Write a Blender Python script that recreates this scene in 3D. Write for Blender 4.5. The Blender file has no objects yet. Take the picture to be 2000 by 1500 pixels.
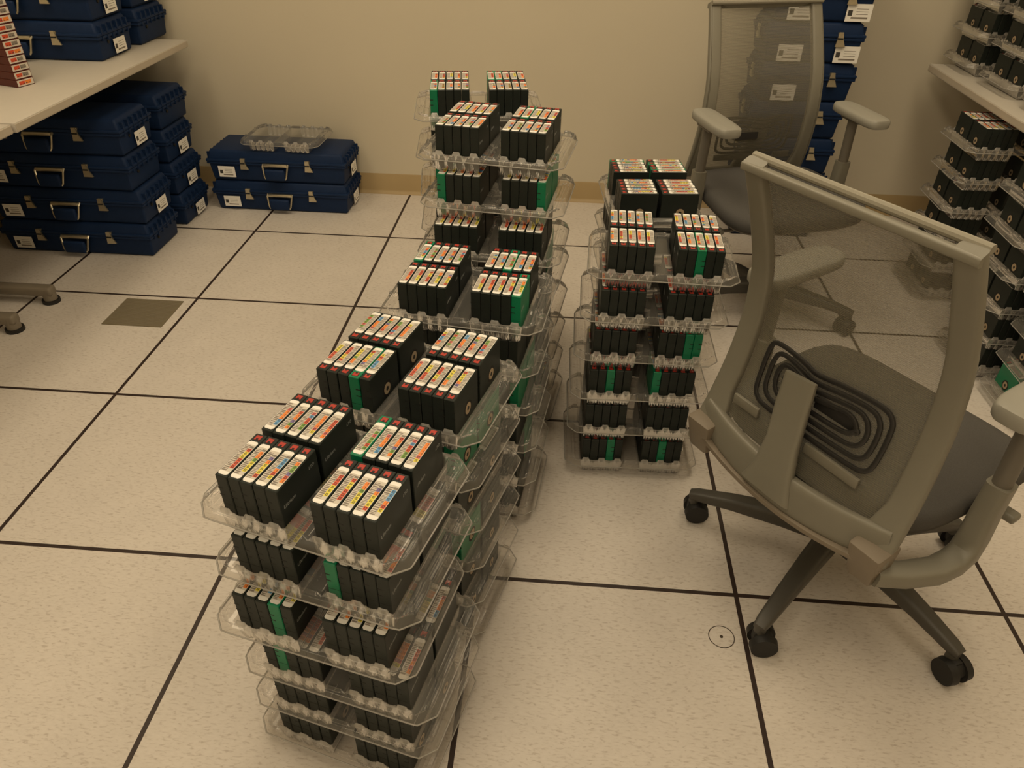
import bpy, bmesh, math, random
from mathutils import Vector, Matrix, Euler
random.seed(7)
R = math.radians
scene = bpy.context.scene
COL = scene.collection

# ------------------------------------------------------------------ camera
def setup_camera():
    cd = bpy.data.cameras.new('camera'); co = bpy.data.objects.new('camera', cd); COL.objects.link(co)
    yaw, pitch, roll = -0.0683142323, 0.633818849, 0.0168089201
    f = Vector((math.sin(yaw)*math.cos(pitch), math.cos(yaw)*math.cos(pitch), -math.sin(pitch)))
    r = Vector((math.cos(yaw), -math.sin(yaw), 0)); u = r.cross(f)
    c, s = math.cos(roll), math.sin(roll)
    r2 = c*r + s*u; u2 = -s*r + c*u
    m = Matrix((r2, u2, -f)).transposed().to_4x4()
    m.translation = (0.7613720, -1.1280805, 1.4082530)
    co.matrix_world = m
    cd.sensor_width = 36; cd.sensor_fit = 'HORIZONTAL'; cd.lens = 36*1427.8868/2000
    cd.clip_start = 0.02; cd.clip_end = 50
    scene.camera = co
setup_camera()

# ------------------------------------------------------------------ world, exposure
w = bpy.data.worlds.new('room_world'); scene.world = w; w.use_nodes = True
w.node_tree.nodes['Background'].inputs[0].default_value = (1.0, .84, .62, 1)
w.node_tree.nodes['Background'].inputs[1].default_value = 0.004
vs = scene.view_settings
vs.view_transform = 'Standard'; vs.look = 'None'; vs.gamma = 1.0; vs.use_curve_mapping = False
vs.exposure = -0.20
scene.cycles.transparent_max_bounces = 48
scene.cycles.max_bounces = 8
scene.cycles.caustics_reflective = False; scene.cycles.caustics_refractive = False

LIGHT_COL = (1.0, .80, .53)
LIGHTS = [(-1.0, -2.2, 6.2), (-1.0, .9, 7.4), (.4, -2.2, 11), (.4, -.7, 3.4), (.4, .9, 11.8), (1.8, -.7, 4.2), (1.8, .9, 12.4)]   # ceiling troffers x, y, watts
CEIL = 2.75
for (lx, ly, lw) in LIGHTS:
    ld = bpy.data.lights.new('troffer_lamp', 'AREA'); ld.shape = 'RECTANGLE'; ld.size = .55; ld.size_y = 1.15
    ld.energy = lw; ld.color = LIGHT_COL
    lo = bpy.data.objects.new('troffer_lamp', ld); COL.objects.link(lo); lo.location = (lx, ly, CEIL-.03)

# ------------------------------------------------------------------ materials
def mat(name, color, rough=.6, metal=0., spec=.5, noise=None, bump=None):
    m = bpy.data.materials.new(name); m.use_nodes = True
    nt = m.node_tree; b = nt.nodes['Principled BSDF']
    b.inputs['Base Color'].default_value = (*color, 1); b.inputs['Roughness'].default_value = rough
    b.inputs['Metallic'].default_value = metal; b.inputs['Specular IOR Level'].default_value = spec
    tc = nt.nodes.new('ShaderNodeTexCoord')
    if noise:
        sc_, amt = noise
        n = nt.nodes.new('ShaderNodeTexNoise'); n.inputs['Scale'].default_value = sc_; n.inputs['Detail'].default_value = 3
        nt.links.new(tc.outputs['Object'], n.inputs['Vector'])
        mx = nt.nodes.new('ShaderNodeMix'); mx.data_type = 'RGBA'
        mx.inputs[6].default_value = tuple(max(0, c*(1-amt)) for c in color)+(1,)
        mx.inputs[7].default_value = tuple(min(1, c*(1+amt)) for c in color)+(1,)
        nt.links.new(n.outputs['Fac'], mx.inputs[0]); nt.links.new(mx.outputs[2], b.inputs['Base Color'])
    if bump:
        sc_, st = bump
        n = nt.nodes.new('ShaderNodeTexNoise'); n.inputs['Scale'].default_value = sc_
        nt.links.new(tc.outputs['Object'], n.inputs['Vector'])
        bp = nt.nodes.new('ShaderNodeBump'); bp.inputs['Strength'].default_value = st; bp.inputs['Distance'].default_value = .001
        nt.links.new(n.outputs['Fac'], bp.inputs['Height']); nt.links.new(bp.outputs['Normal'], b.inputs['Normal'])
    return m

def plastic_clear(name, haze, tint=(.93, .91, .88), rough=.09):
    m = bpy.data.materials.new(name); m.use_nodes = True
    nt = m.node_tree; nt.nodes.clear()
    out = nt.nodes.new('ShaderNodeOutputMaterial')
    tr = nt.nodes.new('ShaderNodeBsdfTransparent'); tr.inputs[0].default_value = (*tint, 1)
    gl = nt.nodes.new('ShaderNodeBsdfGlossy'); gl.inputs['Roughness'].default_value = rough
    gl.inputs['Color'].default_value = (1, 1, 1, 1)
    df = nt.nodes.new('ShaderNodeBsdfDiffuse'); df.inputs[0].default_value = (.72, .70, .66, 1)
    tl = nt.nodes.new('ShaderNodeBsdfTranslucent'); tl.inputs[0].default_value = (.72, .70, .66, 1)
    lw = nt.nodes.new('ShaderNodeFresnel'); lw.inputs[0].default_value = 1.5
    m0 = nt.nodes.new('ShaderNodeMixShader'); m0.inputs[0].default_value = .4
    nt.links.new(df.outputs[0], m0.inputs[1]); nt.links.new(tl.outputs[0], m0.inputs[2])
    m1 = nt.nodes.new('ShaderNodeMixShader'); m1.inputs[0].default_value = haze
    nt.links.new(tr.outputs[0], m1.inputs[1]); nt.links.new(m0.outputs[0], m1.inputs[2])
    m2 = nt.nodes.new('ShaderNodeMixShader')
    ml = nt.nodes.new('ShaderNodeMath'); ml.operation = 'MULTIPLY'; ml.inputs[1].default_value = .8
    nt.links.new(lw.outputs[0], ml.inputs[0]); nt.links.new(ml.outputs[0], m2.inputs[0]); nt.links.new(m1.outputs[0], m2.inputs[1]); nt.links.new(gl.outputs[0], m2.inputs[2])
    nt.links.new(m2.outputs[0], out.inputs[0])
    return m

def mesh_fabric(name, color, alpha):
    m = bpy.data.materials.new(name); m.use_nodes = True
    nt = m.node_tree; b = nt.nodes['Principled BSDF']
    b.inputs['Base Color'].default_value = (*color, 1); b.inputs['Roughness'].default_value = .8
    tc = nt.nodes.new('ShaderNodeTexCoord')
    wv = nt.nodes.new('ShaderNodeTexWave'); wv.inputs['Scale'].default_value = 90; wv.bands_direction = 'Z'
    nt.links.new(tc.outputs['Object'], wv.inputs['Vector'])
    mr = nt.nodes.new('ShaderNodeMapRange'); mr.inputs['To Min'].default_value = alpha-.08; mr.inputs['To Max'].default_value = alpha+.08
    nt.links.new(wv.outputs['Fac'], mr.inputs['Value']); nt.links.new(mr.outputs[0], b.inputs['Alpha'])
    return m

def floor_material():
    m = bpy.data.materials.new('raised_floor_tiles'); m.use_nodes = True
    nt = m.node_tree; b = nt.nodes['Principled BSDF']; N = nt.nodes.new; L = nt.links.new
    tc = N('ShaderNodeTexCoord'); sx = N('ShaderNodeSeparateXYZ'); L(tc.outputs['Object'], sx.inputs[0])
    def line(sock, T=.6096, hw=.0054):
        a = N('ShaderNodeMath'); a.operation = 'DIVIDE'; a.inputs[1].default_value = T; L(sock, a.inputs[0])
        r_ = N('ShaderNodeMath'); r_.operation = 'ROUND'; L(a.outputs[0], r_.inputs[0])
        s_ = N('ShaderNodeMath'); s_.operation = 'SUBTRACT'; L(a.outputs[0], s_.inputs[0]); L(r_.outputs[0], s_.inputs[1])
        ab = N('ShaderNodeMath'); ab.operation = 'ABSOLUTE'; L(s_.outputs[0], ab.inputs[0])
        lt = N('ShaderNodeMath'); lt.operation = 'LESS_THAN'; lt.inputs[1].default_value = hw/T; L(ab.outputs[0], lt.inputs[0])
        return lt.outputs[0]
    lx, ly = line(sx.outputs[0]), line(sx.outputs[1])
    mxm = N('ShaderNodeMath'); mxm.operation = 'MAXIMUM'; L(lx, mxm.inputs[0]); L(ly, mxm.inputs[1])
    n1 = N('ShaderNodeTexNoise'); n1.inputs['Scale'].default_value = 120; n1.inputs['Detail'].default_value = 2
    n1.inputs['Distortion'].default_value = .6
    mp = N('ShaderNodeMapping'); mp.inputs['Rotation'].default_value[2] = R(35); mp.inputs['Scale'].default_value = (.6, 1.8, 1)
    L(tc.outputs['Object'], mp.inputs[0]); L(mp.outputs[0], n1.inputs['Vector'])
    cr = N('ShaderNodeValToRGB'); e = cr.color_ramp.elements
    e[0].position = .28; e[0].color = (.50, .44, .39, 1); e[1].position = .44; e[1].color = (.64, .59, .54, 1)
    e2 = cr.color_ramp.elements.new(.75); e2.color = (.68, .63, .58, 1)
    L(n1.outputs['Fac'], cr.inputs[0])
    n2 = N('ShaderNodeTexNoise'); n2.inputs['Scale'].default_value = 9; n2.inputs['Detail'].default_value = 4; L(tc.outputs['Object'], n2.inputs['Vector'])
    mr = N('ShaderNodeMapRange'); mr.inputs['To Min'].default_value = .92; mr.inputs['To Max'].default_value = 1.06; L(n2.outputs['Fac'], mr.inputs['Value'])
    vm = N('ShaderNodeVectorMath'); vm.operation = 'SCALE'; L(cr.outputs[0], vm.inputs[0]); L(mr.outputs[0], vm.inputs['Scale'])
    mx = N('ShaderNodeMix'); mx.data_type = 'RGBA'; mx.inputs[7].default_value = (.035, .022, .018, 1)
    L(mxm.outputs[0], mx.inputs[0]); L(vm.outputs[0], mx.inputs[6]); L(mx.outputs[2], b.inputs['Base Color'])
    b.inputs['Roughness'].default_value = .42; b.inputs['Specular IOR Level'].default_value = .35
    return m

M = {
 'floor': floor_material(),
 'wall': mat('cream_wall_paint', (.62, .56, .44), .7, noise=(3, .03)),
 'ceiling': mat('ceiling_tile', (.75, .73, .68), .9, noise=(60, .08)),
 'baseboard': mat('tan_vinyl_baseboard', (.42, .31, .16), .45, noise=(8, .05)),
 'shell': mat('dark_grey_green_plastic', (.017, .022, .019), .45, spec=.3, noise=(300, .12)),
 'green': mat('green_plastic', (.0, .19, .085), .4, noise=(200, .08)),
 'notch': mat('black_notch', (.006, .006, .006), .6),
 'label': mat('white_paper_label', (.86, .84, .80), .5, noise=(200, .02)),
 'taupe': mat('barcode_print', (.22, .19, .16), .6), 'tint': mat('label_tint', (.62, .57, .50), .6),
 'print': mat('black_print', (.05, .045, .04), .6),
 'redsw': mat('red_switch_plastic', (.42, .035, .02), .45),
 'hub': mat('beige_hub_plastic', (.45, .34, .22), .5),
 'mark': mat('grey_moulded_mark', (.30, .31, .30), .5),
 'blue': mat('blue_case_plastic', (.009, .024, .072), .5, spec=.16, noise=(60, .12), bump=(400, .15)),
 'steel': mat('brushed_steel', (.62, .56, .42), .35, .9, noise=(80, .1)),
 'tabletop': mat('white_laminate', (.55, .51, .45), .45, noise=(40, .03)),
 'tableedge': mat('beige_edge_band', (.50, .44, .36), .5, noise=(40, .03)),
 'leggrey': mat('grey_painted_steel', (.20, .17, .13), .45, noise=(30, .06)),
 'rubber': mat('black_rubber', (.012, .011, .010), .6),
 'chair': mat('warm_grey_plastic', (.20, .188, .153), .42, noise=(30, .04)),
 'chair2': mat('dark_warm_grey_plastic', (.15, .135, .112), .5, noise=(30, .04)),
 'chairleg': mat('dark_grey_base_plastic', (.066, .061, .052), .45, noise=(30, .04)), 'chairb': mat('taupe_bracket_plastic', (.20, .165, .125), .5, noise=(30, .04)),
 'fabric': mat('grey_seat_fabric', (.070, .066, .062), .9, noise=(500, .25), bump=(900, .4)),
 'netting': mesh_fabric('grey_mesh_netting', (.180, .165, .125), .63),
 'lumbar': mat('black_lumbar_plastic', (.022, .021, .021), .4),
 'redtape': mat('dark_red_plastic', (.085, .010, .004), .45, noise=(50, .1)),
 'vent': mat('olive_brown_metal', (.19, .16, .10), .5, noise=(200, .15)),
 'ring': mat('dark_ring', (.05, .035, .02), .5),
 'clear': plastic_clear('clear_tray_plastic', .19, rough=.09),
 'cleartab': plastic_clear('clear_tray_tabs', .38, rough=.22), 'clearrim': plastic_clear('clear_tray_rim', .55, rough=.2),
 'cream': mat('cream_panel', (.7, .7, .68), .6),
}
for k, c in dict(cred=(.62, .07, .02), corange=(.78, .22, .03), cpink=(.62, .13, .12), cgreen=(.18, .34, .05),
                 cdgreen=(.02, .20, .10), cblue=(.10, .32, .60), cyellow=(.78, .66, .05), cviolet=(.17, .13, .30)).items():
    M[k] = mat('label_'+k[1:], c, .5)
def emis(name, col, st):
    m = bpy.data.materials.new(name); m.use_nodes = True
    b = m.node_tree.nodes['Principled BSDF']; b.inputs['Emission Color'].default_value = (*col, 1); b.inputs['Emission Strength'].default_value = st
    return m
M['diffuser'] = emis('lit_diffuser', (1, .86, .62), 3)

# ------------------------------------------------------------------ mesh helpers
class MB:
    def __init__(s): s.v = []; s.f = []; s.m = []; s.mats = []
    def mi(s, m):
        if m not in s.mats: s.mats.append(m)
        return s.mats.index(m)
    def add(s, vs_, fs, m, M4=None):
        o = len(s.v)
        for p in vs_:
            p = Vector(p)
            s.v.append(M4 @ p if M4 else p)
        k = s.mi(m)
        for f in fs: s.f.append([o+i for i in f]); s.m.append(k)
    def box(s, x0, x1, y0, y1, z0, z1, m, M4=None, top=None):
        t = top or (0, 0)
        v = [(x0, y0, z0), (x1, y0, z0), (x1, y1, z0), (x0, y1, z0),
             (x0+t[0], y0+t[1], z1), (x1-t[0], y0+t[1], z1), (x1-t[0], y1-t[1], z1), (x0+t[0], y1-t[1], z1)]
        s.add(v, [(3, 2, 1, 0), (4, 5, 6, 7), (0, 1, 5, 4), (1, 2, 6, 5), (2, 3, 7, 6), (3, 0, 4, 7)], m, M4)
    def rbox(s, x0, x1, y0, y1, z0, z1, m, r=.004, seg=2, M4=None, taper=None):
        bm = bmesh.new(); bmesh.ops.create_cube(bm, size=1)
        for v in bm.verts:
            tx = ty = 0
            if taper:
                k = 1 if v.co.z > 0 else 0
                tx, ty = taper[k]
            v.co = Vector((x0+tx if v.co.x < 0 else x1-tx, y0+ty if v.co.y < 0 else y1-ty, z0 if v.co.z < 0 else z1))
        bmesh.ops.bevel(bm, geom=list(bm.edges), offset=r, segments=seg, affect='EDGES', profile=.5)
        s.bm(bm, m, M4)
    def bm(s, bm, m, M4=None):
        bm.verts.index_update()
        s.add([v.co.copy() for v in bm.verts], [[v.index for v in f.verts] for f in bm.faces], m, M4); bm.free()
    def cyl(s, a, b, r, m, n=16, r2=None):
        a, b = Vector(a), Vector(b); d = (b-a).normalized()
        t = Vector((0, 0, 1)) if abs(d.z) < .9 else Vector((1, 0, 0))
        u = d.cross(t).normalized(); w_ = d.cross(u); r2 = r if r2 is None else r2
        vs_ = [a+r*(math.cos(2*math.pi*i/n)*u+math.sin(2*math.pi*i/n)*w_) for i in range(n)]
        vs_ += [b+r2*(math.cos(2*math.pi*i/n)*u+math.sin(2*math.pi*i/n)*w_) for i in range(n)]
        s.add(vs_, [(i, (i+1) % n, n+(i+1) % n, n+i) for i in range(n)]+[tuple(range(n))[::-1], tuple(range(n, 2*n))], m)
    def tube(s, pts, r, m, n=8, closed=False, sq=None, up=None):
        """sweep a circle (or a sq=(w,h) rounded rectangle) along pts"""
        P = [Vector(p) for p in pts]; N_ = len(P); rings = []
        prev = None
        for i in range(N_):
            a = P[(i-1) % N_] if (closed or i > 0) else P[i]; b = P[(i+1) % N_] if (closed or i < N_-1) else P[i]
            d = (b-a).normalized()
            if up is not None: u = Vector(up)
            else: u = prev if prev is not None else (Vector((0, 0, 1)) if abs(d.z) < .9 else Vector((1, 0, 0)))
            u = (u-d*u.dot(d)).normalized(); prev = u; w_ = d.cross(u)
            ri = r[i] if isinstance(r, (list, tuple)) else r
            ring = []
            for k in range(n):
                an = 2*math.pi*(k+.5)/n; c_, s_ = math.cos(an), math.sin(an)
                if sq:
                    ww, hh = sq[i] if isinstance(sq, list) else sq
                    e = .45
                    cx = math.copysign(abs(c_)**e, c_)*hh/2; sy = math.copysign(abs(s_)**e, s_)*ww/2
                    ring.append(P[i]+u*cx+w_*sy)
                else: ring.append(P[i]+ri*(c_*u+s_*w_))
            rings.append(ring)
        vs_ = [p for g in rings for p in g]; fs = []
        for i in range(N_ if closed else N_-1):
            j = (i+1) % N_
            for k in range(n): fs.append((i*n+k, i*n+(k+1) % n, j*n+(k+1) % n, j*n+k))
        if not closed: fs += [tuple(range(n))[::-1], tuple(range((N_-1)*n, N_*n))]
        s.add(vs_, fs, m)
    def grid(s, nx, ny, fn, m):
        vs_ = [fn(i/(nx-1), j/(ny-1)) for j in range(ny) for i in range(nx)]
        s.add(vs_, [(j*nx+i, j*nx+i+1, (j+1)*nx+i+1, (j+1)*nx+i) for j in range(ny-1) for i in range(nx-1)], m)
    def mesh(s, name, smooth=35):
        me = bpy.data.meshes.new(name); me.from_pydata([tuple(v) for v in s.v], [], s.f)
        for m in s.mats: me.materials.append(m)
        me.polygons.foreach_set('material_index', s.m)
        me.update()
        bm = bmesh.new(); bm.from_mesh(me); bmesh.ops.recalc_face_normals(bm, faces=bm.faces); bm.to_mesh(me); bm.free()
        if smooth:
            me.polygons.foreach_set('use_smooth', [True]*len(me.polygons)); me.set_sharp_from_angle(angle=R(smooth))
        return me
    def build(s, name, parent=None, smooth=35):
        return link(name, s.mesh(name, smooth), parent)

def link(name, me, parent=None, loc=None, rotz=None):
    o = bpy.data.objects.new(name, me); COL.objects.link(o)
    if parent: o.parent = parent
    if loc: o.location = loc
    if rotz is not None: o.rotation_euler = (0, 0, rotz)
    return o
def tag(o, label, cat, group=None, kind=None):
    o['label'] = label; o['category'] = cat
    if group: o['group'] = group
    if kind: o['kind'] = kind
    return o
def thing(name, label, cat, loc=(0, 0, 0), rotz=0, group=None):
    o = bpy.data.objects.new(name, None); o.empty_display_size = .05; COL.objects.link(o)
    o.location = loc; o.rotation_euler = (0, 0, rotz)
    return tag(o, label, cat, group)
def struct(o): o['kind'] = 'structure'; return o
def copy_tree(o, parent=None):
    c = o.copy(); COL.objects.link(c); c.parent = parent
    for ch in list(o.children): copy_tree(ch, c)
    return c

# ------------------------------------------------------------------ room shell
WX0, WX1, WY0, WY1 = -1.75, 3.05, -3.4, 2.335
def slab(name, *b, m, label=None):
    mb = MB(); mb.box(*b, M[m]); o = mb.build(name, smooth=0); struct(o)
    if label: o['label'] = label
    return o
slab('floor', WX0-.1, WX1+.1, WY0-.1, WY1+.1, -.1, 0, m='floor', label='speckled beige raised floor of square panels with dark joints')
slab('ceiling', WX0-.1, WX1+.1, WY0-.1, WY1+.1, CEIL, CEIL+.1, m='ceiling')
slab('wall_back', WX0-.1, WX1+.1, WY1, WY1+.1, 0, CEIL, m='wall', label='plain cream wall behind the stacks')
slab('wall_front', WX0-.1, WX1+.1, WY0-.1, WY0, 0, CEIL, m='wall')
slab('wall_left', WX0-.1, WX0, WY0, WY1, 0, CEIL, m='wall')
slab('wall_right', WX1, WX1+.1, WY0, WY1, 0, CEIL, m='wall')
def baseboard(name, pts_fn, length, loc, rz):
    mb = MB(); prof = [(0, 0), (-.014, 0), (-.012, .006), (-.005, .012), (-.0035, .02), (-.0035, .096), (-.002, .1), (0, .1)]
    vs_ = [(x, p[0], p[1]) for x in (0, length) for p in prof]; n = len(prof)
    mb.add(vs_, [(i, (i+1) % n, n+(i+1) % n, n+i) for i in range(n)]+[tuple(range(n)), tuple(range(n, 2*n))], M['baseboard'])
    o = mb.build(name, smooth=50); o.location = loc; o.rotation_euler = (0, 0, rz); struct(o); return o
baseboard('baseboard_back', None, WX1-WX0, (WX0, WY1, 0), 0)['label'] = 'tan vinyl baseboard along the back wall'
baseboard('baseboard_left', None, WY1-WY0-.03, (WX0, WY0+.015, 0), R(90))
baseboard('baseboard_right', None, WY1-WY0-.03, (WX1, WY1-.015, 0), R(-90))

# ceiling lights (real fixtures above the frame)
for (lx, ly, lw) in LIGHTS:
    t = thing('ceiling_light', 'recessed ceiling light with warm diffuser', 'ceiling light', (lx, ly, CEIL-.02), 0, 'ceiling lights')
    mb = MB()
    for sx in (-1, 1):
        mb.box(sx*.31-.012, sx*.31+.012, -.61, .61, -.012, .0199, M['cream'])
        mb.box(-.3, .3, sx*.605-.012, sx*.605+.012, -.012, .0199, M['cream'])
    mb.build('frame', t)
    mb = MB(); mb.box(-.298, .298, -.593, .593, .005, .012, M['diffuser']); mb.build('diffuser', t)

# floor fittings
t = tag(MB().__class__() and (lambda mb: (mb.box(0, .222, 0, .185, .0002, .003, M['vent']),
      [mb.box(.006, .216, .006+i*.0088, .0085+i*.0088, .003, .0036, M['leggrey']) for i in range(20)], mb.build('floor_vent', smooth=0))[2])(MB()),
      'flat olive brown rectangular floor plate set in a floor panel', 'floor vent')
t.location = (-.872, 1.003, 0)
mb = MB(); N_ = 48
for (r0, r1, z1, m) in ((.0265, .0295, .0012, 'ring'), (0, .0035, .0012, 'ring')):
    if r0 == 0: mb.cyl((0, 0, 0), (0, 0, z1), r1, M[m], 16)
    else: mb.tube([((r0+r1)/2*math.cos(2*math.pi*i/N_), (r0+r1)/2*math.sin(2*math.pi*i/N_), .0005) for i in range(N_)], .001, M[m], 6, True)
o = mb.build('floor_plug'); o.location = (1.168, -.117, 0)
tag(o, 'thin round ring with a centre screw in the floor panel beside a caster', 'floor plug')

# ------------------------------------------------------------------ tape cartridge
CW, CD, CH = .0208, .1020, .1054
SYM = ['cred', 'corange', 'cpink', 'cgreen', 'cdgreen', 'cblue', 'cyellow', 'cviolet']
WGT = [9, 7, 4, 3, 1, 2, 3, 1]
SEG = {0: 'abcdef', 1: 'bc', 2: 'abged', 3: 'abgcd', 4: 'fgbc', 5: 'afgcd', 6: 'afgecd', 7: 'abc', 8: 'abcdefg', 9: 'abcdfg'}
def digit(mb, n, cx, cy, w_, h, z, m):
    """small 7 segment figure reading along x"""
    S = {'a': (0, 1, 1, 1), 'b': (1, 1, 1, .5), 'c': (1, .5, 1, 0), 'd': (0, 0, 1, 0), 'e': (0, .5, 0, 0), 'f': (0, 1, 0, .5), 'g': (0, .5, 1, .5)}
    t_ = .0004
    for ch in SEG[n]:
        x0, y0, x1, y1 = S[ch]
        ax, ay = cx+(x0-.5)*w_, cy+(y0-.5)*h; bx, by = cx+(x1-.5)*w_, cy+(y1-.5)*h
        mb.box(min(ax, bx)-t_, max(ax, bx)+t_, min(ay, by)-t_, max(ay, by)+t_, z, z+.00012, m)
def shell_mb(color, detail=True):
    mb = MB()
    mb.rbox(-CW/2, CW/2, -CD/2, CD/2, 0, CH, M[color], .0012, 1)
    for sy in (-1, 1):                                   # moulded finger notches on both ends
        for z in (.078, .064):
            y = sy*CD/2
            mb.box(-CW/2-.0002, -.002, min(y-.002*sy, y+.0002*sy), max(y-.002*sy, y+.0002*sy), z, z+.0022, M['notch'])
        mb.box(-CW/2+.001, CW/2-.001, min(sy*CD/2, sy*(CD/2+.00015)), max(sy*CD/2, sy*(CD/2+.00015)), .046, .0466, M['notch'])
    mb.box(-.0062, .0062, .0355, .0470, CH-.001, CH+.0002, M['notch'])
    return mb
def label_mb(seed):
    rnd = random.Random(seed); mb = MB(); z = CH
    y0, y1, hx = -.0470, .0315, .0085
    c = .0028
    pts = [(-hx+c, y0), (hx-c, y0), (hx, y0+c), (hx, y1-c), (hx-c, y1), (-hx+c, y1), (-hx, y1-c), (-hx, y0+c)]
    mb.add([(x, y, z) for x, y in pts]+[(x, y, z+.0004) for x, y in pts],
           [tuple(range(8, 16)), tuple(range(8))[::-1]]+[(i, (i+1) % 8, 8+(i+1) % 8, 8+i) for i in range(8)], M['label'])
    zt = z+.0004
    mb.box(-.0078, .0080, y0+.0075, y1-.0075, zt, zt+.00005, M['tint'])
    y = y0+.0085                                          # bar code, printed as bars across the left half
    while y < y1-.0115:
        wd = rnd.choice((.0012, .0018, .0026)); mb.box(-.0078, .0008, y, y+wd, zt, zt+.0001, M['taupe']); y += wd+rnd.choice((.0012, .0018))
    n = 6; cell = .0078; ys = y0+.0115+rnd.choice((0, .004)); run = None
    cols = []
    for i in range(n):
        if run and rnd.random() < .45: cc = run
        else: cc = rnd.choices(SYM, WGT)[0]
        cols.append(cc); run = cc
    cols = cols[::-1]
    for i, cc in enumerate(cols):
        a = ys+i*cell; mb.box(.0012, .0080, a, a+cell*.97, zt, zt+.0001, M[cc])
        digit(mb, SYM.index(cc), .0046, a+cell*.48, .0028, .0040, zt+.0001, M['print'])
    mb.box(.0012, .0080, ys+n*cell+.001, ys+n*cell+.0055, zt, zt+.0001, M['taupe'])
    return mb
def text_mesh(txt, size, name):
    cu = bpy.data.curves.new(name, 'FONT'); cu.body = txt; cu.size = size; cu.extrude = .0001; cu.shear = .2
    ob = bpy.data.objects.new(name, cu); COL.objects.link(ob)
    dg = bpy.context.evaluated_depsgraph_get(); me = bpy.data.meshes.new_from_object(ob.evaluated_get(dg))
    bpy.data.objects.remove(ob); bpy.data.curves.remove(cu); return me
me_shell = {c: shell_mb(c).mesh('shell_'+c) for c in ('shell', 'green')}
me_label = [label_mb(100+i).mesh('barcode_label', 0) for i in range(24)]
mb = MB(); mb.box(-.0050, .0050, .0362, .0462, CH-.0005, CH+.0006, M['redsw']); mb.box(-.002, .002, .0362, .0395, CH+.0006, CH+.0008, M['notch'])
me_switch = mb.mesh('write_protect_switch', 0)
mb = MB()
xs = -CW/2
mb.cyl((xs, -.004, .051), (xs-.0002, -.004, .051), .0165, M['notch'], 28)
mb.cyl((xs-.0002, -.004, .051), (xs-.0005, -.004, .051), .0115, M['hub'], 28)
mb.cyl((xs-.0005, -.004, .051), (xs-.0006, -.004, .051), .0045, M['notch'], 16)
me_hub = mb.mesh('hub', 30)
me_t1 = text_mesh('Ultrium', .0095, 'moulded_mark'); me_t2 = text_mesh('LTO', .0075, 'moulded_mark')
for me in (me_t1, me_t2): me.materials.append(M['mark'])
# fold the two side marks into one mesh standing on the +x face
mb = MB()
for me, (oy, oz) in ((me_t1, (-.044, .064)), (me_t2, (.026, .083))):
    mb.add([(CW/2+.0001+v.co.z, oy+v.co.x, oz+v.co.y) for v in me.vertices], [list(p.vertices) for p in me.polygons], M['mark'])
me_marks = mb.mesh('moulded_mark', 0)
# plain all-in-one version for the uncounted rest
def whole_cart(color, seed, full=True):
    mb = shell_mb(color)
    for me in (me_label[seed % 24], me_switch, me_hub):
        for p in me.polygons:
            mb.add([me.vertices[i].co for i in p.vertices], [tuple(range(len(p.vertices)))], me.materials[p.material_index])
    return mb

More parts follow.
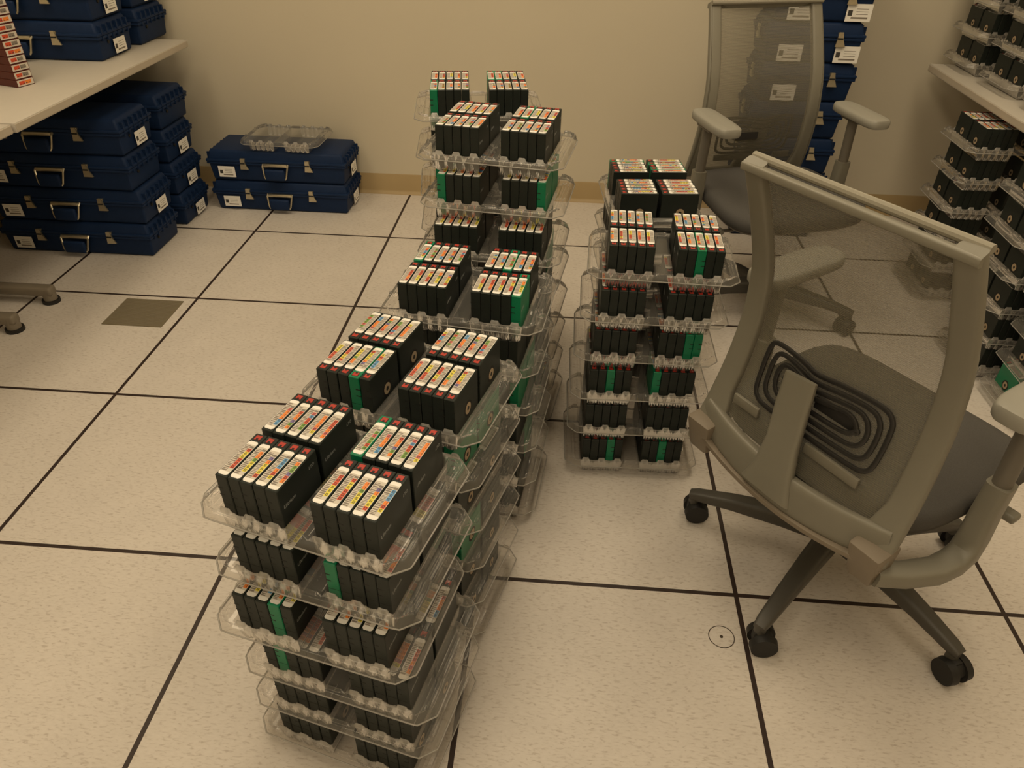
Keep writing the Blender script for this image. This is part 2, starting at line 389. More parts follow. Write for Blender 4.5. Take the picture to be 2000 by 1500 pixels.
# ------------------------------------------------------------------ clear tray
P = .109                                   # vertical pitch of the stacked trays
TZ = .042                                  # flange height
PX, PY, GX, GY = .0218, .1060, .162, .112  # slot pitch, block centre distance
def tray_mesh():
    mb = MB(); HX, HY, CH_ = .182, .131, .026
    def sst(a, b, t): t = max(0, min(1, (t-a)/(b-a))); return t*t*(3-2*t)
    xs_ = []
    x = 0
    def fine(a, b, st):
        n = max(1, round((b-a)/st)); return [a+(b-a)*i/n for i in range(n)]
    xp = fine(0, .0225, .005)+fine(.0225, .1385, .0021)+fine(.1385, HX, .0024)+[HX]
    xs_ = [-v for v in xp[::-1]][:-1]+xp
    yp = fine(0, .108, .006)+fine(.108, .120, .0015)+fine(.120, HY, .0022)+[HY]
    ys_ = [-v for v in yp[::-1]][:-1]+yp
    nx, ny = len(xs_), len(ys_)
    def height(x, y):
        ax, ay = abs(x), abs(y)
        flute = .0012*math.cos(2*math.pi*(ax-GX/2)/PX)
        inwx = sst(.0225, .0260, ax)*(1-sst(.1365, .1400, ax))
        inwy = 1-sst(.1115+flute, .1145+flute, ay)
        z = TZ*(1-inwx*inwy)+.0012*inwx*inwy
        # ribs between the cartridge slots on the well floor
        if inwx*inwy > .9: z += .0016*max(0, math.cos(2*math.pi*(ax-GX/2+PX/2)/PX))**6
        # rounded tabs standing on the rim in front of every other slot
        if ay > .114 and .026 < ax < .136:
            k = math.cos(math.pi*(ax-GX/2)/PX)
            z += .009*sst(.0, .5, k)*sst(.1130, .1150, ay)*(1-sst(.1170, .1190, ay))
        if ay > .114 and ax < .02: z += .006*sst(.1145, .1165, ay)*(1-sst(.1195, .1225, ay))
        # hexagonal beads on the side flanges
        if ax > .141:
            d = min(HX-ax, HY-ay, (HX+HY-CH_-ax-ay)/1.414)
            z += .0075*(sst(.004, .006, d)-sst(.0095, .0115, d))
            d2 = min(d-.0, ax-.140)
            z += .0065*(sst(.0140, .0160, d2)-sst(.0190, .0210, d2))
            z += .005*(sst(.0, .004, .007-abs(ay-.052)))*sst(.0, .004, ax-.141)
            z -= .010*sst(.0, .004, .004-d)
        else:
            z -= .010*sst(.127, .131, ay)
        return z
    vs_ = []
    for y in ys_:
        for x in xs_:
            z = height(x, y); over = (abs(x)+abs(y))-(HX+HY-CH_)
            X, Y = x, y
            if over > 0:
                X -= math.copysign(over/2, x); Y -= math.copysign(over/2, y); z = TZ-.010
            vs_.append((X, Y, z))
    fs, fs2 = [], []
    for j in range(ny-1):
        for i in range(nx-1):
            q = (j*nx+i, j*nx+i+1, (j+1)*nx+i+1, (j+1)*nx+i)
            ov = [abs(xs_[a])+abs(ys_[b])-(HX+HY-CH_) for a, b in ((i, j), (i+1, j), (i+1, j+1), (i, j+1))]
            if min(ov) >= -1e-6: continue
            mx_, my_ = abs(xs_[i]+xs_[i+1])/2, abs(ys_[j]+ys_[j+1])/2
            (fs2 if (.108 < my_ < .121 and .0225 < mx_ < .1395) else fs).append(q)
    mb.add(vs_, fs, M['clear']); mb.add([], [], M['cleartab']); k_ = mb.mi(M['cleartab'])
    mb.f += [list(q) for q in fs2]; mb.m += [k_]*len(fs2)
    # rolled rim
    rim = [(HX, HY-CH_), (HX-CH_, HY), (-HX+CH_, HY), (-HX, HY-CH_), (-HX, -HY+CH_), (-HX+CH_, -HY), (HX-CH_, -HY), (HX, -HY+CH_)]
    pts = []
    for k in range(8):
        a, b = Vector(rim[k]), Vector(rim[(k+1) % 8])
        for t_ in (.04, .5, .96): p = a.lerp(b, t_); pts.append((p.x, p.y, TZ-.0100))
    mb.tube(pts, .0015, M['clearrim'], 6, True)
    me = mb.mesh('cartridge_tray', 0)
    me.polygons.foreach_set('use_smooth', [True]*len(me.polygons))
    return me
me_tray = tray_mesh()

ORD = ['first', 'second', 'third', 'fourth', 'fifth']
# stack: name, description, levels {level: (x, y, deg)}, flip (180 deg cartridges), green slots {(level): [(by, bx, slot)]}
def lev(n, x, y, a, over=None, jit=.004):
    rnd = random.Random(n*31+int(x*1000)); d = {}
    for L in range(1, n+1): d[L] = (x+rnd.uniform(-jit, jit), y+rnd.uniform(-jit, jit), a+rnd.uniform(-1.2, 1.2))
    d[n] = (x, y, a)
    if over: d.update(over)
    return d
STACKS = [
 dict(k='nearest stack', lv=lev(6, .430, -.306, -16.0, {5: (.435, -.320, -14), 4: (.422, -.344, -13), 3: (.450, -.348, -13), 2: (.447, -.346, -13.5), 1: (.438, -.346, -14.8)}),
      z=.670, flip=False, all=[6], front=[5, 4, 3, 2, 1], green={6: [(1, 1, 0)], 5: [(0, 1, 0)], 4: [(0, 0, 3)], 3: [(0, 0, 1)]}),
 dict(k='second stack', lv=lev(6, .498, -.024, -15.6), flip=True, all=[6], front=[], green={6: [(0, 0, 3)], 5: [(1, 1, 4), (0, 1, 4)], 3: [(0, 1, 4)]}),
 dict(k='third stack', lv=lev(6, .566, .323, -7.4), flip=False, all=[6], front=[], green={6: [(1, 0, 0), (1, 1, 2), (0, 1, 4)], 4: [(0, 1, 4), (1, 1, 4)], 2: [(1, 1, 4)]}),
 dict(k='tall stack', lv=lev(8, .596, .706, -8.5, {7: (.598, .680, -7), 6: (.592, .632, -5.5)}), flip=False, all=[8], front=[7, 6],
      green={8: [(1, 1, 1)], 7: [(0, 0, 0), (0, 1, 4), (1, 1, 4)], 5: [(1, 1, 4)]}),
 dict(k='farthest stack', lv=lev(8, .502, 1.046, 8), flip=False, all=[8], front=[], green={8: [(0, 0, 0), (1, 1, 0), (1, 1, 1)], 6: [(0, 0, 0)]}),
 dict(k='stack beside chair', lv=lev(6, 1.016, .571, -1.9, {5: (1.004, .553, -.6), 4: (.994, .545, .1), 3: (.989, .53, 1.5), 2: (.988, .522, 1.2), 1: (.986, .512, 2)}),
      flip=True, all=[6], front=[5, 4, 3, 2, 1], green={6: [(0, 1, 2)], 4: [(0, 1, 3), (0, 1, 4)], 3: [(0, 0, 2), (0, 1, 0)], 1: [(0, 0, 3), (0, 1, 2)]}),
 dict(k='sideways stack', lv=lev(6, 1.013, .937, 90+5.5), flip=False, all=[6], front=[], green={6: [(0, 1, 1), (1, 1, 4), (0, 1, 3)]}),
 dict(k='under table far', lv=lev(6, 2.325, 1.62, 0), flip=False, all=[], front=[], left=[6, 5, 4, 3], green={}),
 dict(k='under table middle', lv=lev(6, 2.295, 1.085, 0), flip=False, all=[], front=[], left=[6, 5, 4, 3, 2, 1], green={}),
 dict(k='under table near', lv=lev(5, 2.330, .800, 0), flip=False, all=[], front=[], left=[4, 3, 2, 1], green={3: [(1, 0, 0)], 1: [(1, 0, 0)]}),
 dict(k='on table far', lv=lev(4, 2.47, 2.12, 0), base=.71, flip=False, all=[], front=[], left=[3, 2, 1], green={}),
 dict(k='on table middle', lv=lev(4, 2.475, 1.80, 0), base=.71, flip=False, all=[], front=[], left=[3, 2, 1], green={}),
 dict(k='on table near', lv=lev(3, 2.475, 1.47, 0), base=.71, flip=False, all=[], front=[], left=[2, 1], green={}),
]
PHR = {'nearest stack': 'nearest stack', 'second stack': 'stack right behind the nearest', 'third stack': 'third stack of the long row',
       'tall stack': 'tall stack fourth in row', 'farthest stack': 'farthest stack by the wall', 'stack beside chair': 'short stack beside the chair',
       'sideways stack': 'sideways-turned stack behind', 'under table far': 'farthest stack under right table', 'under table middle': 'middle stack under right table',
       'under table near': 'nearest stack under right table', 'on table far': 'farthest stack on right table', 'on table middle': 'middle stack on right table',
       'on table near': 'nearest stack on right table'}
def from_top(n, L):
    k = n-L; return ['top', 'second', 'third', 'fourth', 'fifth', 'sixth', 'seventh', 'eighth'][k]
rest = MB()
rest_src = {}
n_ind = 0
def add_rest(M4, color, seed):
    key = (color, seed % 6)
    if key not in rest_src:
        s_ = whole_cart(color, seed % 6); rest_src[key] = s_
    s_ = rest_src[key]; o = len(rest.v)
    rest.v.extend([M4 @ v for v in s_.v]); mp = [rest.mi(m) for m in s_.mats]
    rest.f.extend([[o+i for i in f] for f in s_.f]); rest.m.extend([mp[k] for k in s_.m])
proto = {}
def cartridge(color, seed):
    """thing > shell, barcode_label, write_protect_switch, hub, moulded_mark"""
    if color not in proto:
        t = bpy.data.objects.new('tape_cartridge', None); t.empty_display_size = .02; COL.objects.link(t)
        link('shell', me_shell[color], t); link('barcode_label', me_label[0], t); link('write_protect_switch', me_switch, t)
        link('hub', me_hub, t); link('moulded_mark', me_marks, t); proto[color] = t; first = True
        c = t
    else: c = copy_tree(proto[color])
    for ch in c.children:
        if ch.name.startswith('barcode_label'): ch.data = me_label[seed % 24]
    return c
first_tray = True
for si, S in enumerate(STACKS):
    n = max(S['lv']); base = S.get('base', 0)
    for L, (x, y, a) in sorted(S['lv'].items()):
        z0 = base+(L-1)*P+.001
        TM = Matrix.Translation((x, y, z0)) @ Matrix.Rotation(R(a), 4, 'Z')
        tr = link('cartridge_tray', me_tray, None, (x, y, z0), R(a))
        tag(tr, 'clear plastic tray full of tapes, %s from top in %s' % (from_top(n, L), PHR[S['k']]) if L < n else
            'clear plastic tray full of tapes, topmost in %s' % PHR[S['k']], 'tray', 'clear trays in the '+S['k'])
        gset = set(S['green'].get(L, []))
        flip = S['flip']
        if S['k'] == 'nearest stack' and L == 1: flip = True
        for by in (0, 1):
            for bx in (0, 1):
                rj = random.Random(si*1000+L*10+by*2+bx)
                for k in range(5):
                    cx = (bx-.5)*GX+(k-2)*PX; cy = (by-.5)*GY+rj.uniform(-.0008, .0008)
                    rz = R(180) if flip else 0
                    CM = TM @ Matrix.Translation((cx, cy, .0032)) @ Matrix.Rotation(rz, 4, 'Z')
                    color = 'green' if (by, bx, k) in gset else 'shell'
                    seed = (si*977+L*131+by*53+bx*17+k*7+(3 if by else 0))
                    ind = L in S['all'] or (L in S['front'] and by == 0) or (L in S.get('left', []) and bx == 0 and k == 0)
                    if ind and n_ind < 300:
                        c = cartridge(color, seed); c.matrix_world = CM
                        n_ind += 1
                        cn = 'green' if color == 'green' else 'grey'
                        if S.get('left'):
                            lb = '%s cartridge at left end, %s half, %s tray, %s' % (cn, 'rear' if by else 'front', from_top(n, L), PHR[S['k']])
                        elif S['k'] == 'sideways stack':
                            lb = '%s cartridge, %s from front, %s %s block, %s tray, %s' % (cn, ORD[k], 'left' if by else 'right', 'rear' if bx else 'front', from_top(n, L), PHR[S['k']])
                        else:
                            lb = '%s cartridge, %s from left, %s %s block, %s tray, %s' % (cn, ORD[k], 'rear' if by else 'front', 'right' if bx else 'left', from_top(n, L), PHR[S['k']])
                        tag(c, lb, 'tape cartridge', 'tape cartridges in the '+S['k'])
                    else: add_rest(CM, color, seed)
o = rest.build('tape_cartridge_mass', smooth=35)
tag(o, 'remaining dark tape cartridges deep inside the stacked clear trays', 'tape cartridges', None, 'stuff')

# ------------------------------------------------------------------ empty tray on the blue cases
def place_empty_tray():
    tr = link('cartridge_tray', me_tray, None, (-.52, 2.17, .2835), R(-2))
    tag(tr, 'empty clear plastic tray lying on the blue cases by the back wall', 'tray')

# ------------------------------------------------------------------ blue tape cases
CL, CDp, CHt = .64, .25, .1405
def case_proto(CL=CL, CDp=CDp, narrow=False):
    t = thing('tape_case', 'x', 'case')
    hx, hy = CL/2, CDp/2
    mb = MB()
    mb.rbox(-hx, hx, -hy, hy, .002, .088, M['blue'], .008, 3, taper=((.012, .010), (.004, .004)))
    mb.box(-hx+.02, hx-.02, -hy+.018, hy-.018, 0, .004, M['blue'])
    mb.rbox(-hx-.002, hx+.002, -hy-.002, hy+.002, .078, .089, M['blue'], .003, 2)
    for sx in (-1, 1):
        for k in range(6):
            y = -hy+.03+k*.038; mb.box(min(sx*(hx-.006), sx*(hx+.005)), max(sx*(hx-.006), sx*(hx+.005)), y-.003, y+.003, .072, .089, M['blue'])
        mb.cyl((sx*(hx-.006), -.055, .062), (sx*(hx-.001), -.055, .062), .006, M['notch'], 12)
    mb.build('case_body', t)
    mb = MB()
    mb.rbox(-hx-.004, hx+.004, -hy-.004, hy+.004, .089, .101, M['blue'], .004, 2)
    mb.rbox(-hx, hx, -hy, hy, .092, .139, M['blue'], .010, 3, taper=((0, 0), (.014, .012)))
    for sx in (-1, 1):
        for k in range(6):
            y = -hy+.03+k*.038
            mb.box(min(sx*(hx-.016), sx*(hx+.006)), max(sx*(hx-.016), sx*(hx+.006)), y-.004, y+.004, .095, .124, M['blue'], top=None)
    mb.build('lid', t)
    for sx in (-1, 1):                                    # triangular draw latches
        mb = MB(); cx = sx*.150 if not narrow else (0 if sx < 0 else .092); y = -hy-.003
        if narrow and sx < 0: y = -hx-.003
        pts = [(-.009, .110), (.007, .110), (.013, .083), (.024, .060), (-.014, .060), (-.011, .083)]
        n = len(pts)
        mb.add([(cx+p[0], y-.001, p[1]) for p in pts]+[(cx+p[0], y-.007, p[1]) for p in pts],
               [tuple(range(n)), tuple(range(n, 2*n))[::-1]]+[(i, (i+1) % n, n+(i+1) % n, n+i) for i in range(n)], M['steel'])
        mb.box(cx-.010, cx+.010, y-.001, y+.009, .060, .108, M['steel'])
        mb.cyl((cx-.010, y-.008, .088), (cx+.010, y-.008, .088), .003, M['notch'], 8)
        if narrow and sx < 0: mb.v = [Vector((v.y, -v.x, v.z)) for v in mb.v]
        mb.build('latch', t)
    if narrow: return t
    mb = MB(); y = -hy-.004                                # handle: steel bail and blue grip
    mb.tube([(-.058, y+.004, .086), (-.058, y-.008, .078), (-.050, y-.020, .034), (-.044, y-.022, .026)], .004, M['steel'], 8)
    mb.tube([(.058, y+.004, .086), (.058, y-.008, .078), (.050, y-.020, .034), (.044, y-.022, .026)], .004, M['steel'], 8)
    mb.rbox(-.056, .056, y-.010, y+.008, .076, .090, M['steel'], .003, 2)
    h = mb.build('handle', t)
    mb = MB(); mb.rbox(-.046, .046, y-.030, y-.012, .020, .070, M['blue'], .008, 3); mb.build('grip', h)
    return t
def paper(mb, w_, h_):
    """printed label in local xz facing -y, origin at its centre"""
    mb.box(-w_/2, w_/2, -.0006, 0, -h_/2, h_/2, M['label'])
    mb.box(-w_/2+.006, -w_/2+.006+h_*.28, -.0008, -.0006, -h_*.18, h_*.14, M['print'])
    mb.box(-w_/2+.02, w_/2-.012, -.0008, -.0006, -h_*.34, -h_*.24, M['taupe'])
    for k in range(3): mb.box(-w_*.12, w_/2-.014, -.0008, -.0006, -h_*.1+k*h_*.15, -h_*.07+k*h_*.15, M['taupe'])
mb = MB(); paper(mb, .078, .050); me_pf = mb.mesh('paper_label', 0)
mb = MB(); paper(mb, .094, .058); me_pk = mb.mesh('paper_label', 0)
towers = []
mb = MB(); paper(mb, .085, .052); me_ps = mb.mesh('paper_label', 0)
case0 = case_proto(); used = [False]
def case(x, y, z, rz, label, group, front='left', side=True):
    """x, y = right front bottom corner-based centre"""
    if not used[0]: c = case0; used[0] = True
    else:
        c = copy_tree(case0)
        for ch in list(c.children):
            if ch.name.startswith('paper_label'): bpy.data.objects.remove(ch)
    c.location = (x, y, z); c.rotation_euler = (0, 0, rz)
    tag(c, label, 'case', group)
    todo.append((c, front, side))
    return c
todo = []
hx = CL/2
g = 'blue cases stacked under the left table'
for k, s_ in enumerate((False, True, False, True)):
    case(-.925-hx+(.0, .006, -.004, .002)[k], 1.53+.125+(.0, .004, .003, -.004)[k], k*.1415, R((0, .6, -.5, .8)[k]),
         'blue tape case, %s of four in the near stack under the left table' % ('lowest', 'second from bottom', 'second from top', 'topmost')[k], g, side=s_)
for k, s_ in enumerate((True, True, True, False)):
    case(-.925-hx+(.004, 0, -.006, .0)[k], 1.85+.125+(.0, .004, .0, .012)[k], k*.1415, R((0, -.6, .5, -1.2)[k]),
         'blue tape case, %s of four in the wall-side stack under left table' % ('lowest', 'second from bottom', 'second from top', 'topmost')[k], g, side=s_)
for k in (0, 1):
    case(-.555+(0, .004)[k], 2.175, k*.1415, R((0, -.4)[k]), ('lower', 'upper')[k]+' blue tape case of the pair on the floor against the back wall', 'blue cases against the back wall')
for k in (0, 1):
    case(-1.043-hx, 1.768+.125+(0, .006)[k], .7105+k*.1415, 0, ('lower', 'upper')[k]+' blue tape case in the near stack standing on the left table', 'blue cases on the left table')
for k in (0, 1):
    case(-1.035-hx, 2.065+.125, .7105+k*.1415, 0, ('lower', 'upper')[k]+' blue tape case in the rear stack on the left table by the wall', 'blue cases on the left table', side=(k == 1))
nm = ['lowest', 'second from bottom', 'third from bottom', 'fourth from bottom', 'fifth from bottom', 'sixth from bottom', 'seventh from bottom', 'topmost']
KP = .1475
tower0 = case_proto(.37, .28, True)
for k in range(8):
    c = tower0 if k == 0 else copy_tree(tower0)
    c.location = (1.700+(-.0, .005, 0, -.004, .004, .0, .004, -.004)[k], 2.163, k*KP); c.rotation_euler = (0, 0, R((0, .8, -.8, 0, 1, -.6, .5, 0)[k]))
    c.scale = (1, 1, KP/.1405*.995)
    tag(c, 'blue tape case, %s of the tower behind the far chair' % nm[k], 'case', 'blue cases in the tower behind the far chair')
    towers.append((c, k))
for c, k in towers:
    if k >= 5: link('paper_label', me_pk, c, (.132, -.1405, .033))
    if 4 <= k <= 6: link('paper_label', me_pk, c, (-.085, -.1405, .033))
for c, front, side in todo:
    fx = -.235 if front == 'left' else .262
    link('paper_label', me_pf, c, (fx, -CDp/2-.0005, .044))
    if side: link('paper_label', me_ps, c, (CL/2+.0004, .015, .039), R(90))
place_empty_tray()

# ------------------------------------------------------------------ tables
def table(x0, x1, y0, y1, label, foot, leg_ys, side):
    """side = +1 when the free front edge faces +x"""
    t = thing('table', label, 'table', ((x0+x1)/2, (y0+y1)/2, 0), 0, 'white work tables')
    ox, oy = (x0+x1)/2, (y0+y1)/2
    mb = MB(); mb.rbox(x0-ox, x1-ox, y0-oy, y1-oy, .680, .710, M['tabletop'], .004, 2); mb.build('tabletop', t)
    mb = MB(); fx = (x1 if side > 0 else x0)-ox
    mb.rbox(fx-.001, fx+.0015, y0-oy+.002, y1-oy-.002, .684, .706, M['tableedge'], .0008, 1); mb.build('edge_band', t)
    for ly in leg_ys:
        a, b = foot; cx = (a+b)/2-ox
        mb = MB(); mb.rbox(cx-.03, cx+.03, ly-oy-.018, ly-oy+.018, .05, .680, M['leggrey'], .004, 2)
        lg = mb.build('leg', t)
        mb = MB(); mb.rbox(a-ox, b-ox, ly-oy-.022, ly-oy+.022, .030, .066, M['leggrey'], .010, 3); mb.build('foot', lg)
        for q in (a-ox+.022, b-ox-.022):
            mb = MB(); mb.cyl((q, ly-oy, .012), (q, ly-oy, .058), .024, M['leggrey'], 20, .022); mb.cyl((q, ly-oy, 0), (q, ly-oy, .013), .031, M['rubber'], 24); mb.build('glide', lg)
table(-1.70, -.916, 1.008, 2.215, 'white table along the left side, the far one carrying blue cases', (-1.60, -1.118), (1.140, 2.165), 1)
table(-1.70, -.922, -.20, 1.000, 'white table along the left side, near one cut by the frame', (-1.60, -1.128), (.935, -.13), 1)
table(2.240, 2.99, 1.008, 2.215, 'white table along the right side carrying stacked tape trays', (2.56, 2.95), (1.24, 2.17), -1)

# ------------------------------------------------------------------ red cassettes at the top left
mb = MB(); mb.rbox(-.06, .06, -.034, .034, 0, .0246, M['redtape'], .0015, 1); me_rs = mb.mesh('shell')
def red_label(seed):
    rnd = random.Random(seed); mb = MB(); x = .0601
    mb.box(x-.0002, x+.0004, -.031, .031, .0028, .0222, M['tint'])
    mb.box(x+.0004, x+.0006, -.024, -.002, .007, .0185, M['cred'])
    mb.box(x+.0004, x+.0006, .000, .022, .007, .0185, M[rnd.choice(['taupe', 'taupe', 'cviolet', 'corange'])])
    for k in range(4): mb.box(x+.0006, x+.0007, -.021+k*.011, -.015+k*.011, .009, .011, M['print'])
    return mb.mesh('barcode_label', 0)
rl = [red_label(i) for i in range(4)]
base_r = thing('red_tape_cassette', 'x', 'tape cassette'); link('shell', me_rs, base_r); link('barcode_label', rl[0], base_r)
nmr = ['first', 'second', 'third', 'fourth', 'fifth', 'sixth', 'seventh', 'eighth', 'ninth', 'tenth', 'eleventh', 'twelfth', 'thirteenth', 'fourteenth']
for k in range(14):
    c = base_r if k == 0 else copy_tree(base_r)
    c.location = (-1.19+random.uniform(-.001, .001), 1.432, .7102+k*.0248); c.rotation_euler = (0, 0, R(-18))
    if k: 
        for ch in c.children:
            if ch.name.startswith('barcode_label'): ch.data = rl[k % 4]
    tag(c, 'dark red tape cassette, %s from the bottom of the stack on left table' % nmr[k], 'tape cassette', 'dark red cassettes on the left table')

# ------------------------------------------------------------------ office chair (y forward, x right)
PROF = [(.385, -.300), (.43, -.275), (.50, -.250), (.56, -.235), (.67, -.222), (.78, -.235), (.9, -.285), (1.0, -.335)]
def py(z):
    for (a, ya), (b, yb) in zip(PROF, PROF[1:]):
        if z <= b: t_ = (z-a)/(b-a); return ya+(yb-ya)*t_
    return PROF[-1][1]
def pys(z): return (py(z-.03)+py(z)+py(z+.03))/3 if z < .97 else py(z)
def wout(z): return .238+(.205-.238)*(z-.43)/.57
def make_chair():
    t = thing('office_chair', 'x', 'office chair')
    # base
    hub = MB(); hub.cyl((0, 0, .075), (0, 0, .135), .034, M['chair2'], 24, .030); hub.build('base_hub', t)
    for k in range(5):
        an = R(-4+72*k); d = Vector((math.cos(an), math.sin(an), 0))
        mb = MB()
        pts = [d*.02+Vector((0, 0, .108)), d*.12+Vector((0, 0, .108)), d*.24+Vector((0, 0, .096)), d*.325+Vector((0, 0, .082)), d*.345+Vector((0, 0, .078))]
        mb.tube(pts, 1, M['chairleg'], 16, sq=[(.056, .056), (.050, .048), (.040, .034), (.032, .026), (.026, .018)], up=(0, 0, 1))
        mb.cyl(tuple(d*.333+Vector((0, 0, .052))), tuple(d*.333+Vector((0, 0, .085))), .013, M['chairleg'], 16)
        mb.build('base_leg', t)
        c = d*.335; ca = R((-15, 60, 20, 54, 54)[k])
        ax = Vector((-math.sin(ca), math.cos(ca), 0)); fw = Vector((math.cos(ca), math.sin(ca), 0))
        mb = MB(); o_ = c+fw*.012
        mb.cyl(tuple(o_-ax*.010+Vector((0, 0, .034))), tuple(o_+ax*.010+Vector((0, 0, .034))), .022, M['rubber'], 20)
        mb.rbox(-.016, .016, -.010, .010, .030, .060, M['rubber'], .004, 2, Matrix.Translation(c+fw*.004) @ Matrix.Rotation(ca, 4, 'Z'))
        cs = mb.build('caster', t)
        for s_ in (-1, 1):
            mb = MB(); mb.cyl(tuple(o_+ax*s_*.010+Vector((0, 0, .0305))), tuple(o_+ax*s_*.027+Vector((0, 0, .0305))), .0303, M['rubber'], 28, .0285)
            mb.build('wheel', cs)
    mb = MB(); mb.cyl((0, 0, .12), (0, 0, .25), .025, M['rubber'], 24); mb.cyl((0, 0, .24), (0, 0, .37), .015, M['steel'], 20); mb.build('gas_cylinder', t)
    mb = MB(); mb.rbox(-.09, .09, -.16, .12, .345, .405, M['chair2'], .015, 3, taper=((.03, .03), (0, 0)))
    mb.rbox(-.055, .055, -.275, -.14, .36, .395, M['chair2'], .010, 2); mb.build('tilt_mechanism', t)
    mb = MB(); mb.cyl((.09, .07, .375), (.245, .07, .370), .006, M['chair2'], 10); mb.rbox(.225, .285, .055, .085, .362, .380, M['chair'], .006, 3); mb.build('height_lever', t)
    # seat
    def seat_out(u, v, z_edge, z_mid, hw, y0, y1, ex=3.2):
        return None
    mb = MB(); NU, NR = 48, 9
    vs_, fs = [], []
    def ring(s_, z, hw, hy_, yc):
        out = []
        for i in range(NU):
            a = 2*math.pi*i/NU; c_, q = math.cos(a), math.sin(a); e = .42
            x = math.copysign(abs(c_)**e, c_)*hw*s_; y = math.copysign(abs(q)**e, q)*hy_*s_
            out.append((x*(1+.06*(y/hy_)), yc+y, z-.020*max(0, (y/hy_))**4))
        return out
    rings = [ring(.90, .418, .252, .228, -.028), ring(.98, .424, .252, .228, -.028), ring(1.0, .440, .252, .228, -.028), ring(.985, .458, .252, .228, -.028), ring(.94, .468, .252, .228, -.028), ring(.8, .470, .252, .228, -.028), ring(.5, .466, .252, .228, -.028), ring(.15, .464, .252, .228, -.028)]
    for g_ in rings: vs_ += g_
    for j in range(len(rings)-1):
        for i in range(NU): fs.append((j*NU+i, j*NU+(i+1) % NU, (j+1)*NU+(i+1) % NU, (j+1)*NU+i))
    fs += [tuple(range(NU))[::-1], tuple(range((len(rings)-1)*NU, len(rings)*NU))]
    mb.add(vs_, fs, M['fabric']); mb.build('seat', t, 60)
    mb = MB(); rr = [ring(.62, .392, .252, .228, -.028), ring(.90, .404, .252, .228, -.028), ring(.955, .4185, .252, .228, -.028)]
    vs_ = [p for g_ in rr for p in g_]; fs = []
    for j in range(2):
        for i in range(NU): fs.append((j*NU+i, j*NU+(i+1) % NU, (j+1)*NU+(i+1) % NU, (j+1)*NU+i))
    fs += [tuple(range(NU))[::-1], tuple(range(2*NU, 3*NU))]
    mb.add(vs_, fs, M['chair2']); mb.build('seat_shell', t, 60)
    # back frame: two side rails, bowed lower beam, straight top bar
    mb = MB()
    for s_ in (-1, 1):
        pts, sq = [], []
        n = 26
        for i in range(n):
            z = .405+(1.0-.405)*i/(n-1); wd = .040+.012*(1-(z-.42)/.58)+.02*max(0, (.5-z)/.08)
            pts.append((s_*(wout(z)-wd/2), pys(z), z)); sq.append((wd, .022))
        mb.tube(pts, 1, M['chair'], 16, sq=sq, up=(0, 1, 0))
    pts, sq = [], []
    for i in range(25):
        u = -1+2*i/24; pts.append((u*.226, -.302+.030*u*u, .414+.022*u*u)); sq.append((.026-.006*u*u, .078-.012*u*u))
    mb.tube(pts, 1, M['chair'], 16, sq=sq, up=(0, .15, 1))
    mb.tube([(x, -.337, .990) for x in (-.205, -.1, 0, .1, .205)], 1, M['chair'], 12, sq=(.017, .015), up=(0, 0, 1))
    fr = mb.build('back_frame', t, 45)
    mb = MB(); mb.tube([(x, -.319, 1.003) for x in (-.203, -.1, 0, .1, .203)], .0075, M['netting_roll'] if 'netting_roll' in M else M['fabric_edge'], 10); mb.build('fabric_roll', t)
    # netting
    mb = MB()
    def net(u, v):
        z = .440+(.995-.440)*v; hw = wout(z)-.004; x = (2*u-1)*hw
        return (x, pys(z)+.0125-.014*min(1, 1.35*(1-abs(2*u-1)**3)), z)
    mb.grid(31, 40, net, M['netting']); mb.build('back_netting', t, 60)
    # trim line under the lower beam
    mb = MB(); mb.tube([(u/10*.236, -.302+.022*(u/10)**2-.012, .374+.030*(u/10)**2) for u in range(-10, 11)], 1, M['chairb'], 10, sq=(.020, .012), up=(0, 0, 1)); mb.build('beam_trim', t)
    # spine
    mb = MB()
    mb.tube([(-.010, -.312, .395), (-.010, -.306, .44), (-.020, -.288, .50), (-.032, -.272, .57), (-.038, -.262, .632)], 1, M['chair'], 16,
            sq=[(.120, .024), (.090, .022), (.072, .020), (.072, .018), (.068, .012)], up=(0, 1, 0))
    mb.build('back_spine', t, 45)
    # lumbar loops
    mb = MB()
    for k in range(4):
        i = k*.0175; L_, Rr, zb, zt = -.138+i, .138-i, .520+i*.88, .652-i*.88
        pts2 = [(L_+.012, zt+.002), (-.060, zt-.006), (-.030, zt-.016), (.0, zt-.012), (.03, zt-.006), (Rr-.028, zt), (Rr-.008, zt-.010), (Rr, zt-.030), (Rr, zb+.022), (Rr-.010, zb+.006), (Rr-.030, zb),
                (0, zb-.002), (L_+.030, zb), (L_+.008, zb+.010), (L_, zb+.030), (L_, zt-.016)]
        P3 = []
        for _ in range(2):
            q2 = []
            for j in range(len(pts2)):
                a_, b_ = pts2[j], pts2[(j+1) % len(pts2)]
                q2 += [(a_[0]*.75+b_[0]*.25, a_[1]*.75+b_[1]*.25), (a_[0]*.25+b_[0]*.75, a_[1]*.25+b_[1]*.75)]
            pts2 = q2
        m_ = len(pts2)
        for j in range(m_):
            for s_ in (0,):
                p0, p1 = pts2[j], pts2[(j+1) % m_]; x_, z_ = p0[0]+(p1[0]-p0[0])*s_, p0[1]+(p1[1]-p0[1])*s_
                P3.append((x_, pys(z_)-.010, z_))
        mb.tube(P3, 1, M['lumbar'], 8, True, sq=(.0092, .006), up=(0, 1, 0))
    mb.box(-.012, .072, -.238, -.232, .572, .598, M['lumbar'])
    lm = mb.build('lumbar_support', t, 45)
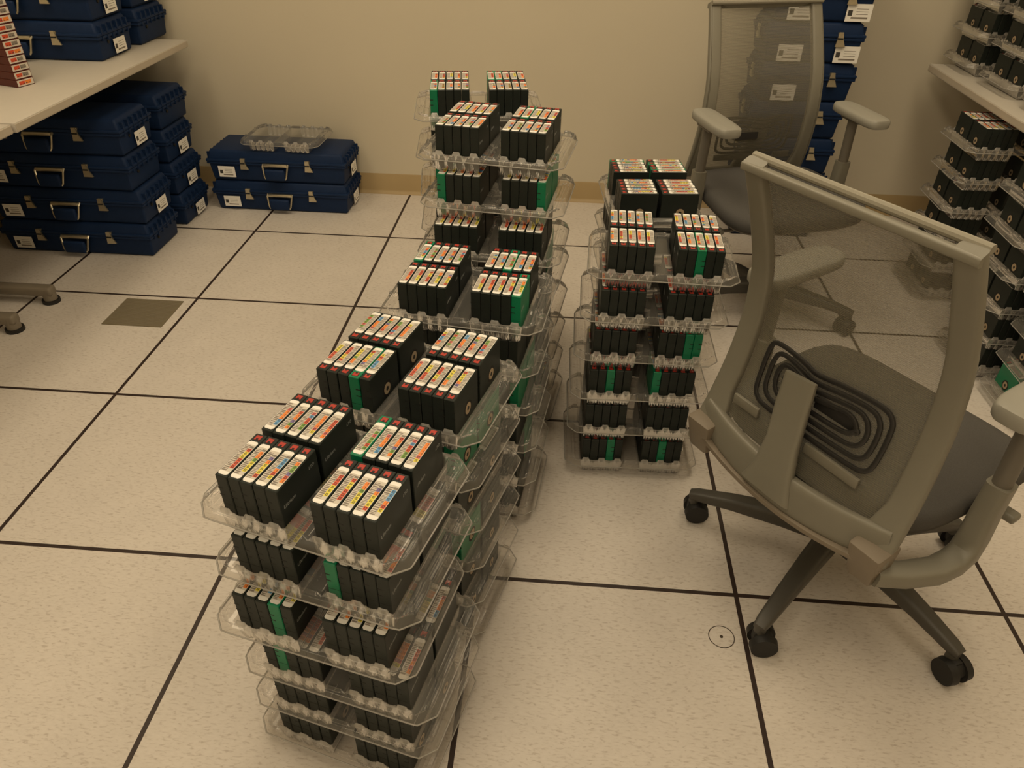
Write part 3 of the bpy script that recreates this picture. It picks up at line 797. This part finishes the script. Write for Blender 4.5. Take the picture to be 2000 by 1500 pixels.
    for (a, b) in ((-.170, -.105), (.010, .130)):
        m2 = MB(); m2.rbox(a, b, -.2665, -.2585, .490, .512, M['chair'], .002, 2); m2.build('lumbar_grip', lm)
    # arm brackets, posts and pads
    for s_ in (-1, 1):
        mb = MB()
        mb.rbox(-.033, .033, -.024, .040, -.046, .040, M['chairb'], .008, 2, Matrix.Translation((s_*.207, -.288, .394)) @ Matrix.Rotation(R(8), 4, 'X'), taper=((.008, .006), (0, 0)))
        br = mb.build('arm_bracket', t)
        mb = MB()
        mb.tube([(s_*.222, -.285, .372), (s_*.250, -.235, .365), (s_*.272, -.170, .358), (s_*.276, -.120, .356), (s_*.276, -.090, .368), (s_*.274, -.078, .400), (s_*.272, -.076, .46), (s_*.272, -.075, .53)], 1, M['chair'], 16,
                sq=[(.034, .046), (.036, .046), (.038, .048), (.040, .050), (.044, .050), (.046, .048), (.046, .044), (.044, .042)], up=(s_*1, 0, 0))
        ps = mb.build('arm_post', t, 50)
        mb = MB(); mb.cyl((s_*.272, -.075, .52), (s_*.266, -.075, .690), .0165, M['chair2'], 20); mb.rbox(s_*.266-.025, s_*.266+.025, -.115, -.02, .672, .688, M['chair2'], .005, 2); mb.build('post_tube', ps)
        mb = MB(); vs_, fs = [], []
        for (q, z) in ((.88, .686), (.98, .690), (1, .700), (.97, .709), (.86, .713), (.4, .714)):
            for i in range(32):
                a = 2*math.pi*i/32; c_, d_ = math.cos(a), math.sin(a); e = .45
                vs_.append((s_*.262+math.copysign(abs(c_)**e, c_)*.043*q, -.040+math.copysign(abs(d_)**e, d_)*.122*(.9+.1*q), z))
        for j in range(5):
            for i in range(32): fs.append((j*32+i, j*32+(i+1) % 32, (j+1)*32+(i+1) % 32, (j+1)*32+i))
        fs += [tuple(range(32))[::-1], tuple(range(160, 192))]
        mb.add(vs_, fs, M['chairpad']); mb.build('arm_pad', t, 50)
    return t
M['fabric_edge'] = mat('netting_edge_fabric', (.28, .26, .21), .8, noise=(300, .1))
M['chairpad'] = mat('light_grey_arm_pad', (.285, .275, .24), .5, noise=(60, .03))
ch = make_chair(); ch.location = (1.45, .12, 0); ch.rotation_euler = (0, 0, R(36-90))
tag(ch, 'grey mesh-back office chair in the foreground, seen from behind, black lumbar loops showing', 'office chair', 'grey office chairs')
ch2 = copy_tree(ch); ch2.location = (1.501, 1.352, 0); ch2.rotation_euler = (0, 0, R(-73.2-90))
tag(ch2, 'grey mesh-back office chair facing the camera, in front of the blue case tower', 'office chair', 'grey office chairs')
print('INDIVIDUAL CARTRIDGES', n_ind)
